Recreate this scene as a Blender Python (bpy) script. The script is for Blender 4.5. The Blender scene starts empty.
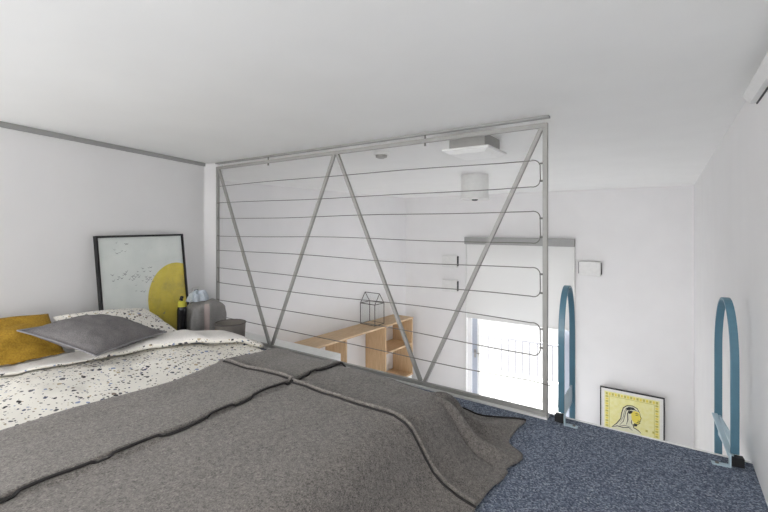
import bpy, bmesh, math, random
from mathutils import Vector, Matrix, noise
random.seed(7)
S = bpy.context.scene
C = S.collection
R = math.radians

# ------------------------------------------------------------------ camera
cam_d = bpy.data.cameras.new('camera')
cam = bpy.data.objects.new('camera', cam_d)
C.objects.link(cam)
cam.location = (0, 0, 1.0)
cam.rotation_euler = (R(90), 0, math.atan2(285, 415.6))
cam_d.sensor_width = 36
cam_d.lens = 415.6 / 768 * 36
cam_d.shift_y = -30 / 768
cam_d.clip_start = 0.02
S.camera = cam

# ------------------------------------------------------------------ world, sun, exposure
W = bpy.data.worlds.new('sky')
S.world = W
W.use_nodes = True
bg = W.node_tree.nodes['Background']
bg.inputs[0].default_value = (1.0, 0.992, 0.988, 1)
wt = W.node_tree
wc = wt.nodes.new('ShaderNodeTexCoord')
wx = wt.nodes.new('ShaderNodeSeparateXYZ')
wm = wt.nodes.new('ShaderNodeMapRange')
wm.inputs['From Min'].default_value = -0.3
wm.inputs['From Max'].default_value = 0.7
wm.inputs['To Min'].default_value = 2.25
wm.inputs['To Max'].default_value = 0.62
wt.links.new(wc.outputs['Generated'], wx.inputs[0])
wt.links.new(wx.outputs['Y'], wm.inputs['Value'])
wt.links.new(wm.outputs['Result'], bg.inputs[1])
sd = bpy.data.lights.new('sun', 'SUN')
sun = bpy.data.objects.new('sun', sd)
C.objects.link(sun)
sd.energy = 13.0
sd.angle = R(3)
sd.color = (1.0, 0.99, 0.985)
sun.rotation_euler = Vector((0.10, -0.76, -0.65)).to_track_quat('-Z', 'Y').to_euler()


def area(name, loc, aim, sx, sy, power, col=(1, 1, 1)):
    d = bpy.data.lights.new(name, 'AREA')
    d.shape = 'RECTANGLE'
    d.size, d.size_y = sx, sy
    d.energy = power
    d.color = col
    o = bpy.data.objects.new(name, d)
    C.objects.link(o)
    o.location = loc
    o.rotation_euler = (Vector(aim) - Vector(loc)).to_track_quat('-Z', 'Y').to_euler()
    return o


S.view_settings.view_transform = 'Standard'
S.view_settings.look = 'None'
S.view_settings.gamma = 1
S.view_settings.use_curve_mapping = False
S.view_settings.exposure = 1.25
S.cycles.max_bounces = 10
S.cycles.diffuse_bounces = 7
S.cycles.transparent_max_bounces = 12
S.cycles.use_denoising = True


# ------------------------------------------------------------------ materials
def srgb(r, g, b):
    f = lambda c: (c / 255 / 12.92) if c / 255 <= 0.04045 else ((c / 255 + 0.055) / 1.055) ** 2.4
    return (f(r), f(g), f(b), 1)


class NT:
    def __init__(self, name, rough=0.6, metal=0.0):
        self.m = bpy.data.materials.new(name)
        self.m.use_nodes = True
        self.t = self.m.node_tree
        self.b = self.t.nodes['Principled BSDF']
        self.b.inputs['Roughness'].default_value = rough
        self.b.inputs['Metallic'].default_value = metal

    def n(self, typ, **kw):
        x = self.t.nodes.new(typ)
        for k, v in kw.items():
            if k in x.inputs:
                x.inputs[k].default_value = v
            else:
                setattr(x, k, v)
        return x

    def l(self, a, b):
        self.t.links.new(a, b)

    def co(self, kind='Object'):
        return self.n('ShaderNodeTexCoord').outputs[kind]

    def noise(self, scale, detail=3, vec=None, rough=0.5):
        x = self.n('ShaderNodeTexNoise')
        x.inputs['Scale'].default_value = scale
        x.inputs['Detail'].default_value = detail
        x.inputs['Roughness'].default_value = rough
        self.l(vec or self.co(), x.inputs['Vector'])
        return x.outputs['Fac']

    def ramp(self, fac, stops, interp='LINEAR'):
        x = self.n('ShaderNodeValToRGB')
        x.color_ramp.interpolation = interp
        e = x.color_ramp.elements
        while len(e) < len(stops):
            e.new(0.5)
        for el, (p, c) in zip(e, stops):
            el.position = p
            el.color = c
        self.l(fac, x.inputs[0])
        return x.outputs[0]

    def math(self, op, a, b=None):
        x = self.n('ShaderNodeMath', operation=op)
        for i, v in enumerate((a, b)):
            if v is None:
                continue
            if isinstance(v, (int, float)):
                x.inputs[i].default_value = v
            else:
                self.l(v, x.inputs[i])
        return x.outputs[0]

    def mix(self, fac, a, b):
        x = self.n('ShaderNodeMix', data_type='RGBA')
        if isinstance(fac, (int, float)):
            x.inputs[0].default_value = fac
        else:
            self.l(fac, x.inputs[0])
        for i, v in ((6, a), (7, b)):
            if isinstance(v, tuple):
                x.inputs[i].default_value = v
            else:
                self.l(v, x.inputs[i])
        return x.outputs[2]

    def col(self, c):
        if isinstance(c, tuple):
            self.b.inputs['Base Color'].default_value = c
        else:
            self.l(c, self.b.inputs['Base Color'])

    def bump(self, h, strength=0.2, dist=0.01):
        x = self.n('ShaderNodeBump')
        x.inputs['Strength'].default_value = strength
        x.inputs['Distance'].default_value = dist
        self.l(h, x.inputs['Height'])
        self.l(x.outputs[0], self.b.inputs['Normal'])


def paint(name, c, rough=0.7, var=0.03, bump=0.05, scale=40):
    t = NT(name, rough)
    n = t.noise(3, 3)
    d = tuple(x * (1 - var) for x in c[:3]) + (1,)
    t.col(t.ramp(n, [(0.3, d), (0.7, c)]))
    if bump:
        t.bump(t.noise(scale, 4), bump, 0.004)
    return t.m


def plain(name, c, rough=0.5, metal=0.0):
    t = NT(name, rough, metal)
    n = t.noise(25, 2)
    d = tuple(x * 0.95 for x in c[:3]) + (1,)
    t.col(t.ramp(n, [(0.35, d), (0.65, c)]))
    return t.m


M = {}
M['wall'] = paint('wall_paint', srgb(232, 231, 231))
M['ceiling'] = paint('ceiling_paint', srgb(236, 236, 234))
M['white'] = plain('white_lacquer', srgb(238, 238, 236), 0.45)
M['plastic'] = plain('white_plastic', srgb(226, 226, 224), 0.4)
M['steel'] = plain('painted_rail_steel', srgb(156, 155, 151), 0.5)
M['track'] = plain('grey_ceiling_track', srgb(158, 158, 156), 0.6)
M['cable'] = plain('steel_cable', srgb(118, 116, 112), 0.45, 0.3)
M['teal'] = plain('teal_painted_metal', srgb(82, 120, 138), 0.3)
M['galv'] = plain('pale_blue_painted_plate', srgb(176, 196, 206), 0.35)
M['doorframe'] = plain('grey_door_frame', srgb(178, 184, 196), 0.45)
M['baluster'] = plain('grey_baluster', srgb(120, 120, 124), 0.5)
M['black'] = plain('black_rubber', srgb(22, 22, 24), 0.5)
M['darkgrey'] = plain('socket_and_shade_grey', srgb(78, 78, 80), 0.7)  # dark grey for sockets, and for shade painted as strips
M['blackframe'] = plain('black_frame_wood', srgb(26, 26, 28), 0.45)
M['lowfloor'] = paint('pale_floor', srgb(204, 206, 211), 0.45, 0.04, 0)
M['terrace'] = paint('terrace_slab', srgb(168, 167, 164), 0.7, 0.04, 0.1)


def carpet():
    t = NT('blue_loop_carpet', 0.95)
    v = t.n('ShaderNodeTexVoronoi')
    v.inputs['Scale'].default_value = 185
    t.l(t.co(), v.inputs['Vector'])
    sep = t.n('ShaderNodeSeparateColor')
    t.l(v.outputs['Color'], sep.inputs[0])
    c1 = t.ramp(sep.outputs[0], [(0.0, srgb(64, 73, 90)), (0.35, srgb(93, 102, 119)), (0.62, srgb(121, 130, 146)),
                                 (0.85, srgb(140, 150, 166)), (1.0, srgb(172, 180, 190))])
    n = t.noise(14, 3)
    t.col(t.mix(t.math('MULTIPLY', n, 0.25), c1, srgb(66, 79, 102)))
    t.bump(v.outputs['Distance'], 0.6, 0.006)
    return t.m


def wool(name, lo, hi, scale=260, warm=None):
    t = NT(name, 0.95)
    co = t.co()
    mp = t.n('ShaderNodeMapping')
    mp.inputs['Scale'].default_value = (1, 0.45, 1)
    t.l(co, mp.inputs[0])
    a = t.noise(scale, 5, mp.outputs[0], 0.7)
    b = t.noise(scale * 0.18, 4, co, 0.65)
    f = t.math('ADD', t.math('MULTIPLY', a, 0.72), t.math('MULTIPLY', b, 0.28))
    t.col(t.ramp(f, [(0.37, lo), (0.64, hi)]))
    t.bump(a, 0.35, 0.004)
    t.b.inputs['Sheen Weight'].default_value = 0.15
    return t.m


def terrazzo(name, base):
    t = NT(name, 0.85)
    co = t.co()
    nz = t.n('ShaderNodeTexNoise')
    nz.inputs['Scale'].default_value = 60
    nz.inputs['Detail'].default_value = 1
    t.l(co, nz.inputs['Vector'])
    dv = t.n('ShaderNodeVectorMath', operation='SCALE')
    t.l(nz.outputs['Color'], dv.inputs[0])
    dv.inputs['Scale'].default_value = 0.012
    ad = t.n('ShaderNodeVectorMath', operation='ADD')
    t.l(co, ad.inputs[0])
    t.l(dv.outputs[0], ad.inputs[1])
    cur = base
    pal = [(0.0, srgb(38, 38, 42)), (0.2, srgb(60, 66, 92)), (0.36, srgb(120, 108, 96)), (0.5, srgb(48, 48, 52)),
           (0.64, srgb(128, 140, 168)), (0.76, srgb(170, 156, 128)), (0.88, srgb(84, 84, 90))]
    for sc, th in ((38, 0.43), (68, 0.42)):
        v = t.n('ShaderNodeTexVoronoi')
        v.inputs['Scale'].default_value = sc
        v.inputs['Randomness'].default_value = 1
        t.l(ad.outputs[0], v.inputs['Vector'])
        sep = t.n('ShaderNodeSeparateColor')
        t.l(v.outputs['Color'], sep.inputs[0])
        lim = t.math('MULTIPLY', t.math('POWER', sep.outputs[1], 1.2), th)
        mask = t.math('LESS_THAN', v.outputs['Distance'], lim)
        cc = t.ramp(sep.outputs[0], pal, 'CONSTANT')
        cur = t.mix(mask, cur, cc)
    t.col(cur)
    t.bump(t.noise(220, 3), 0.08, 0.003)
    return t.m


def weave(name, lo, hi, scale=300):
    t = NT(name, 0.9)
    co = t.co()
    a = t.noise(scale, 3, co)
    b = t.noise(20, 3, co)
    t.col(t.ramp(t.math('ADD', t.math('MULTIPLY', a, 0.8), t.math('MULTIPLY', b, 0.2)), [(0.36, lo), (0.64, hi)]))
    t.bump(a, 0.3, 0.003)
    return t.m


def wood(name, lo, hi):
    t = NT(name, 0.5)
    mp = t.n('ShaderNodeMapping')
    mp.inputs['Scale'].default_value = (30, 2.5, 2.0)
    t.l(t.co(), mp.inputs[0])
    a = t.noise(2.2, 5, mp.outputs[0], 0.6)
    t.col(t.ramp(a, [(0.3, lo), (0.7, hi)]))
    return t.m


M['carpet'] = carpet()
M['blanket'] = wool('grey_wool', srgb(48, 46, 44), srgb(150, 144, 138), 380)
M['seam'] = plain('black_overlock', srgb(44, 42, 42), 0.9)
M['terrazzo'] = terrazzo('terrazzo_cotton', srgb(221, 218, 210))
M['sheet'] = weave('white_sheet_cotton', srgb(202, 199, 195), srgb(214, 211, 207), 150)
M['greycush'] = weave('grey_melange_linen', srgb(84, 82, 83), srgb(118, 115, 115))
M['mustard'] = weave('mustard_velvet', srgb(138, 106, 24), srgb(166, 130, 38), 120)
M['greycloth'] = weave('grey_jersey', srgb(130, 128, 127), srgb(152, 150, 148), 200)
M['pinkcloth'] = weave('dusty_pink_jersey', srgb(166, 152, 148), srgb(182, 168, 164), 200)
M['bluecloth'] = weave('pale_blue_cotton', srgb(176, 188, 200), srgb(206, 214, 222), 100)
M['oak'] = wood('oak_veneer', srgb(186, 155, 118), srgb(212, 184, 148))
M['potmat'] = plain('dark_grey_felt', srgb(132, 126, 120), 0.9)
M['rimdark'] = plain('charcoal_felt', srgb(104, 99, 95), 0.9)
M['wire'] = plain('dark_lantern_wire', srgb(70, 66, 64), 0.4, 0.5)
M['diffuser'] = plain('opal_diffuser', srgb(244, 244, 242), 0.35)


def glass(name, tint=(1, 1, 1, 1), refl=0.03):
    m = bpy.data.materials.new(name)
    m.use_nodes = True
    t = m.node_tree
    t.nodes.remove(t.nodes['Principled BSDF'])
    out = t.nodes['Material Output']
    tr = t.nodes.new('ShaderNodeBsdfTransparent')
    tr.inputs[0].default_value = tint
    gl = t.nodes.new('ShaderNodeBsdfGlossy')
    gl.inputs['Roughness'].default_value = 0.03
    mx = t.nodes.new('ShaderNodeMixShader')
    mx.inputs[0].default_value = refl
    t.links.new(tr.outputs[0], mx.inputs[1])
    t.links.new(gl.outputs[0], mx.inputs[2])
    t.links.new(mx.outputs[0], out.inputs[0])
    return m


M['glass'] = glass('clear_glass', (0.97, 0.98, 0.98, 1))


def blindmat():
    m = bpy.data.materials.new('translucent_blind')
    m.use_nodes = True
    t = m.node_tree
    b = t.nodes['Principled BSDF']
    b.inputs['Base Color'].default_value = srgb(226, 226, 224)
    b.inputs['Roughness'].default_value = 0.8
    out = t.nodes['Material Output']
    tl = t.nodes.new('ShaderNodeBsdfTranslucent')
    tl.inputs[0].default_value = srgb(232, 234, 236)
    wv = t.nodes.new('ShaderNodeTexNoise')
    wv.inputs['Scale'].default_value = 120
    bp = t.nodes.new('ShaderNodeBump')
    bp.inputs['Strength'].default_value = 0.05
    t.links.new(wv.outputs[0], bp.inputs['Height'])
    t.links.new(bp.outputs[0], b.inputs['Normal'])
    mx = t.nodes.new('ShaderNodeMixShader')
    mx.inputs[0].default_value = 0.008
    t.links.new(b.outputs[0], mx.inputs[1])
    t.links.new(tl.outputs[0], mx.inputs[2])
    t.links.new(mx.outputs[0], out.inputs[0])
    return m


M['blind'] = blindmat()


# ------------------------------------------------------------------ mesh helpers
def obj(name, bm, mat, parent=None, smooth=False, bevel=0.0, seg=2, subsurf=0, solid=0.0):
    me = bpy.data.meshes.new(name)
    bmesh.ops.recalc_face_normals(bm, faces=bm.faces)
    if solid:
        bm.normal_update()
        if sum(f.normal.z * f.calc_area() for f in bm.faces) < 0:
            bmesh.ops.reverse_faces(bm, faces=bm.faces)
    bm.to_mesh(me)
    bm.free()
    for m in (mat if isinstance(mat, list) else [mat]):
        me.materials.append(m)
    o = bpy.data.objects.new(name, me)
    C.objects.link(o)
    if parent is not None:
        o.parent = parent
        o.matrix_parent_inverse = Matrix.Translation(-parent.location)
    if smooth:
        for p in me.polygons:
            p.use_smooth = True
    if solid:
        md = o.modifiers.new('thickness', 'SOLIDIFY')
        md.thickness = solid
        md.offset = -1
    if bevel:
        md = o.modifiers.new('bevel', 'BEVEL')
        md.width = bevel
        md.segments = seg
        md.limit_method = 'ANGLE'
    if subsurf:
        md = o.modifiers.new('subsurf', 'SUBSURF')
        md.levels = md.render_levels = subsurf
    return o


def thing(name, label, cat, loc=(0, 0, 0), group=None):
    o = bpy.data.objects.new(name, None)
    C.objects.link(o)
    o.location = loc
    o.empty_display_size = 0.05
    tag(o, label, cat, group)
    return o


def tag(o, label, cat, group=None):
    o['label'] = label
    o['category'] = cat
    if group:
        o['group'] = group
    return o


def struct(o):
    o['kind'] = 'structure'
    return o


def box(bm, x0, x1, y0, y1, z0, z1, mi=0):
    v = [bm.verts.new((x, y, z)) for x in (x0, x1) for y in (y0, y1) for z in (z0, z1)]
    fs = []
    for f in ((0, 1, 3, 2), (4, 6, 7, 5), (0, 4, 5, 1), (2, 3, 7, 6), (0, 2, 6, 4), (1, 5, 7, 3)):
        fc = bm.faces.new([v[i] for i in f])
        fc.material_index = mi
        fs.append(fc)
    return fs


def mbox(*a):
    bm = bmesh.new()
    box(bm, *a)
    return bm


def bar(bm, p, q, w, h, up=(0, 1, 0)):
    """square bar from p to q: w across, h along up"""
    p, q = Vector(p), Vector(q)
    d = (q - p).normalized()
    u = Vector(up)
    s = d.cross(u).normalized()
    u = s.cross(d).normalized()
    ring = [(-1, -1), (1, -1), (1, 1), (-1, 1)]
    a = [bm.verts.new(p + s * (i * w / 2) + u * (j * h / 2)) for i, j in ring]
    b = [bm.verts.new(q + s * (i * w / 2) + u * (j * h / 2)) for i, j in ring]
    for k in range(4):
        bm.faces.new((a[k], a[(k + 1) % 4], b[(k + 1) % 4], b[k]))
    bm.faces.new(a[::-1])
    bm.faces.new(b)


def tube(bm, pts, r, seg=8, closed=False):
    pts = [Vector(p) for p in pts]
    n = len(pts)
    prev = None
    rings = []
    for i, p in enumerate(pts):
        a = pts[(i - 1) % n] if (i > 0 or closed) else p
        b = pts[(i + 1) % n] if (i < n - 1 or closed) else p
        d = (b - a).normalized()
        if prev is None:
            ref = Vector((0, 0, 1)) if abs(d.z) < 0.9 else Vector((1, 0, 0))
            s = d.cross(ref).normalized()
        else:
            s = (prev - d * prev.dot(d)).normalized()
        prev = s
        u = d.cross(s)
        rings.append([bm.verts.new(p + s * (math.cos(2 * math.pi * k / seg) * r) + u * (math.sin(2 * math.pi * k / seg) * r)) for k in range(seg)])
    m = n if closed else n - 1
    for i in range(m):
        A, B = rings[i], rings[(i + 1) % n]
        for k in range(seg):
            bm.faces.new((A[k], A[(k + 1) % seg], B[(k + 1) % seg], B[k]))
    if not closed:
        bm.faces.new(rings[0][::-1])
        bm.faces.new(rings[-1])


def lathe(bm, prof, cx, cy, seg=32, cap=True):
    rings = []
    for r, z in prof:
        rings.append([bm.verts.new((cx + r * math.cos(2 * math.pi * k / seg), cy + r * math.sin(2 * math.pi * k / seg), z)) for k in range(seg)])
    for A, B in zip(rings, rings[1:]):
        for k in range(seg):
            bm.faces.new((A[k], A[(k + 1) % seg], B[(k + 1) % seg], B[k]))
    if cap:
        bm.faces.new(rings[0][::-1])
        bm.faces.new(rings[-1])


def grid(bm, nu, nv, f, mi=None):
    vs = [[bm.verts.new(f(i / nu, j / nv)) for j in range(nv + 1)] for i in range(nu + 1)]
    for i in range(nu):
        for j in range(nv):
            fc = bm.faces.new((vs[i][j], vs[i + 1][j], vs[i + 1][j + 1], vs[i][j + 1]))
            if mi:
                fc.material_index = mi((i + .5) / nu, (j + .5) / nv)
    return vs


def lerp_tab(tab, x):
    if x <= tab[0][0]:
        return tab[0][1]
    for (a, b), (c, d) in zip(tab, tab[1:]):
        if x <= c:
            t = (x - a) / (c - a)
            return b + (d - b) * t
    return tab[-1][1]


def smooth(t):
    t = max(0, min(1, t))
    return t * t * (3 - 2 * t)


# ------------------------------------------------------------------ room shell
CZ = 1.574      # ceiling
FZ = -2.40      # floor of the room below
RX = 0.29       # right wall
FY = 7.30       # far wall
LX = -4.564     # left wall of the room below
RY = 2.265      # railing plane
EY = 2.33       # platform edge

struct(obj('floor', mbox(LX - .2, RX + .2, -1.4, FY + .2, FZ - .12, FZ), M['lowfloor']))
struct(obj('ceiling', mbox(LX - .2, RX + .2, -1.4, FY + .2, CZ, CZ + .15), M['ceiling']))
struct(obj('wall_right', mbox(RX, RX + .15, -1.4, FY + .2, FZ, CZ), M['wall']))
SKEW = .055


def leftx(y):
    return LX + SKEW * (y - 5.5)


bm = bmesh.new()
pw = [(leftx(2.33), 2.33), (leftx(FY), FY), (leftx(FY) - .15, FY), (leftx(2.33) - .15, 2.33)]
lo = [bm.verts.new((x, y, FZ)) for x, y in pw]
hi = [bm.verts.new((x, y, CZ)) for x, y in pw]
for k in range(4):
    bm.faces.new((lo[k], lo[(k + 1) % 4], hi[(k + 1) % 4], hi[k]))
bm.faces.new(lo[::-1])
bm.faces.new(hi)
struct(obj('wall_left', bm, M['wall']))

# far wall with the balcony door opening
OX0, OX1, OZ1 = -3.04, -1.32, 0.66
bm = bmesh.new()
box(bm, LX - .15, OX0, FY, FY + .25, FZ, CZ)
box(bm, OX1, RX, FY, FY + .25, FZ, CZ)
box(bm, OX0, OX1, FY, FY + .25, OZ1, CZ)
struct(obj('wall_far', bm, M['wall']))


def headwall_x(y):
    return -3.03 - 0.311 * (y - 0.693) if y > 0.60 else -3.001


bm = bmesh.new()
pts = [(-3.001, -1.4), (-3.001, .60), (headwall_x(2.20), 2.20), (-3.40, 2.262), (-3.40, 2.33), (LX - .35, 2.33), (LX - .35, -1.4)]
np_ = len(pts)
lo = [bm.verts.new((x, y, FZ + .0005)) for x, y in pts]
hi = [bm.verts.new((x, y, CZ)) for x, y in pts]
for k in range(len(pts)):
    bm.faces.new((lo[k], lo[(k + 1) % np_], hi[(k + 1) % np_], hi[k]))
bm.faces.new(lo[::-1])
bm.faces.new(hi)
struct(obj('wall_head', bm, M['wall'], bevel=0.012))

# loft platform: carpet deck, white slab, white lip
bm = bmesh.new()
x0 = -3.40
pl = [(-3.001, .60), (-3.001, -1.4), (RX, -1.4), (RX, EY - .012), (x0, EY - .012), (x0, 2.262), (headwall_x(2.2), 2.2)]
lo = [bm.verts.new((x, y, -.02)) for x, y in pl]
hi = [bm.verts.new((x, y, 0)) for x, y in pl]
for k in range(7):
    bm.faces.new((lo[k], lo[(k + 1) % 7], hi[(k + 1) % 7], hi[k]))
bm.faces.new(lo[::-1])
bm.faces.new(hi)
struct(obj('floor_loft', bm, M['carpet']))
struct(obj('trim_platform_slab', mbox(-3.40, RX, -1.4, EY - .002, -.20, -.02), M['white']))
struct(obj('trim_platform_edge', mbox(-3.40, RX, EY - .012, EY, -.20, .003), M['white'], bevel=.002))
struct(obj('trim_platform_ledge', mbox(-3.40, -2.10, EY, 2.47, -.05, .012), M['white'], bevel=.003))

# grey strip where the head wall meets the ceiling
bm = bmesh.new()
for (ya, yb) in ((-1.3, .60), (.601, 2.2)):
    a, b = Vector((headwall_x(ya) + .008, ya, CZ - .016)), Vector((headwall_x(yb) + .008, yb, CZ - .016))
    bar(bm, a, b, .016, .030, up=(0, 0, 1))
struct(obj('trim_headwall', bm, M['track']))

# balcony door
bm = bmesh.new()
fw = .11
Y0, Y1 = FY + .06, FY + .13
box(bm, OX0, OX0 + fw, Y0, Y1, FZ, OZ1)
box(bm, OX1 - fw, OX1, Y0, Y1, FZ, OZ1)
box(bm, OX0 + fw, OX1 - fw, Y0, Y1, OZ1 - fw, OZ1)
box(bm, OX0 + fw, OX1 - fw, Y0, Y1, FZ, FZ + .13)
dr = struct(obj('door_1', bm, M['doorframe'], bevel=.004))
bm = bmesh.new()
bm.faces.new([bm.verts.new(p) for p in ((OX0 + fw, FY + .09, FZ + .13), (OX1 - fw, FY + .09, FZ + .13), (OX1 - fw, FY + .09, OZ1 - fw), (OX0 + fw, FY + .09, OZ1 - fw))])
obj('glass_pane', bm, M['glass'], dr)
bm = bmesh.new()
box(bm, OX0 + fw - .005, OX0 + fw + .04, Y0 - .02, Y0 + .01, FZ + .1, OZ1 - .1)
obj('door_stile', bm, M['white'], dr, bevel=.003)
bm = bmesh.new()
box(bm, OX0 + .04, OX0 + .075, Y0 - .012, Y0, -1.45, -1.30)
bar(bm, (OX0 + .058, Y0 - .03, -1.36), (OX0 + .16, Y0 - .03, -1.36), .02, .015)
bar(bm, (OX0 + .058, Y0, -1.36), (OX0 + .058, Y0 - .035, -1.36), .018, .018, up=(0, 0, 1))
obj('door_handle', bm, M['steel'], dr)

# terrace outside
struct(obj('floor_terrace', mbox(-6.5, 3, FY + .25, 9.0, FZ - .2, FZ - .03), M['terrace']))
t = thing('balcony_railing', 'pale balcony railing with thin upright bars outside the balcony door', 'railing', (-2.2, 8.75, FZ - .03))
bm = bmesh.new()
box(bm, -4.2, .2, 8.72, 8.78, -1.40, -1.36)
obj('handrail', bm, M['baluster'], t)
bm = bmesh.new()
box(bm, -4.2, .2, 8.70, 8.80, FZ - .03, FZ + .28)
obj('kerb', bm, M['white'], t)
for k in range(30):
    x = -4.15 + k * .148
    obj('baluster', mbox(x, x + .022, 8.74, 8.762, FZ + .28, -1.40), M['baluster'], t)

# ------------------------------------------------------------------ railing
rail = thing('loft_railing', 'pale grey metal safety railing with zigzag braces and a looping cable', 'railing', (-1.97, RY, 0))
XL, XR = -3.388, -.532
sq = .024
obj('top_rail', mbox(XL - sq / 2, XR + sq / 2, RY - sq / 2, RY + sq / 2, 1.514, 1.538), M['steel'], rail, bevel=.002)
obj('bottom_rail', mbox(XL - sq / 2, XR + sq / 2, RY - sq / 2, RY + sq / 2, .012, .034), M['steel'], rail, bevel=.002)
obj('base_flange', mbox(XL - sq / 2, XR + .015, RY - .028, RY + .02, .0005, .012), M['plastic'], rail, bevel=.001)
obj('post', mbox(XL - sq / 2, XL + sq / 2, RY - sq / 2, RY + sq / 2, .034, 1.514), M['steel'], rail, bevel=.002)
obj('post', mbox(XR - sq / 2, XR + sq / 2, RY - sq / 2, RY + sq / 2, .034, 1.514), M['steel'], rail, bevel=.002)
obj('ceiling_track', mbox(XL - sq / 2, XR + .02, RY - .02, RY + .02, CZ - .012, CZ - .0005), M['track'], rail, bevel=.001)
zig = [(XL + .008, 1.514), (-2.668, .034), (-1.972, 1.514), (-1.262, .034), (XR - .012, 1.514)]
for k in range(4):
    (xa, za), (xb, zb) = zig[k], zig[k + 1]
    off = .014
    xa2, xb2 = (xa + off if k else xa + .01), (xb - off if k < 3 else xb - .006)
    bm = bmesh.new()
    bar(bm, (xa2, RY, za), (xb2, RY, zb), .022, .020)
    obj('diagonal_brace', bm, M['steel'], rail, bevel=.0015)
for x in (-2.70, -1.245):
    bm = bmesh.new()
    tube(bm, [(x, RY, 1.537), (x, RY, CZ - .011)], .005, 10)
    bo = obj('mounting_bolt', bm, M['cable'], rail)
    bm = bmesh.new()
    tube(bm, [(x, RY, 1.495), (x, RY, 1.5145)], .007, 10)
    obj('bolt_head', bm, M['cable'], rail)
# one cable looping from post to post
wz = [1.357, 1.205, 1.070, .912, .778, .620, .492, .334, .182]
path = []
cl = XL + .048
crx = XR - .022


def wirez(z, x, i):
    s = (x - XL) / (XR - XL)
    return z + .009 * math.sin(s * 5.5 + i * 1.7) * (.4 + .6 * s) + .006 * math.sin(s * 11 + i) * s


NS = 40
for i, z in enumerate(wz):
    xs = [cl + (crx - .05 - cl) * k / NS for k in range(NS + 1)]
    if i % 2 == 1:
        xs = xs[::-1]
    seg = [(x, RY - .012, wirez(z, x, i)) for x in xs]
    path += seg
    if i < 8:
        zn = wz[i + 1]
        if i % 2 == 0:       # right loop, rounded
            e = seg[-1][2]
            en = wirez(zn, xs[-1], i + 1)
            for a in range(1, 6):
                th = math.pi / 2 * a / 6
                path.append((xs[-1] + .05 * math.sin(th), RY - .012, e + .006 * math.sin(th * 2) - .05 * (1 - math.cos(th)) * .8))
            for a in range(0, 6):
                th = math.pi / 2 * (1 - a / 6)
                path.append((xs[-1] + .05 * math.sin(th), RY - .012, en - .006 * math.sin(th * 2) + .05 * (1 - math.cos(th)) * .8))
        else:                # left loop, tight
            e = seg[-1][2]
            en = wirez(zn, xs[-1], i + 1)
            path.append((cl - .012, RY - .012, e + .003))
            path.append((cl - .020, RY - .012, e - .01))
            path.append((cl - .020, RY - .012, en + .01))
            path.append((cl - .012, RY - .012, en + .003))
path.append((XR + .03, RY - .012, .176))
path = [path[0]] + path[1:]
bm = bmesh.new()
tube(bm, path, .0028, 6)
obj('cable', bm, M['cable'], rail, smooth=True)
for i in (1, 3, 5, 7):      # little hooks on the left post, clips on the right
    for z in (wz[i], wz[i + 1]):
        bm = bmesh.new()
        tube(bm, [(XL + .010, RY - .012, z + .002), (XL + .036, RY - .012, z + .002)], .005, 8)
        obj('cable_hook', bm, M['cable'], rail)
for i in range(8):
    bm = bmesh.new()
    z = wz[i] - .03 if i % 2 == 0 else wz[i] + .03
    tube(bm, [(XR - .026, RY - .012, z), (XR - .010, RY - .012, z)], .005, 8)
    obj('cable_hook', bm, M['cable'], rail)

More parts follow.
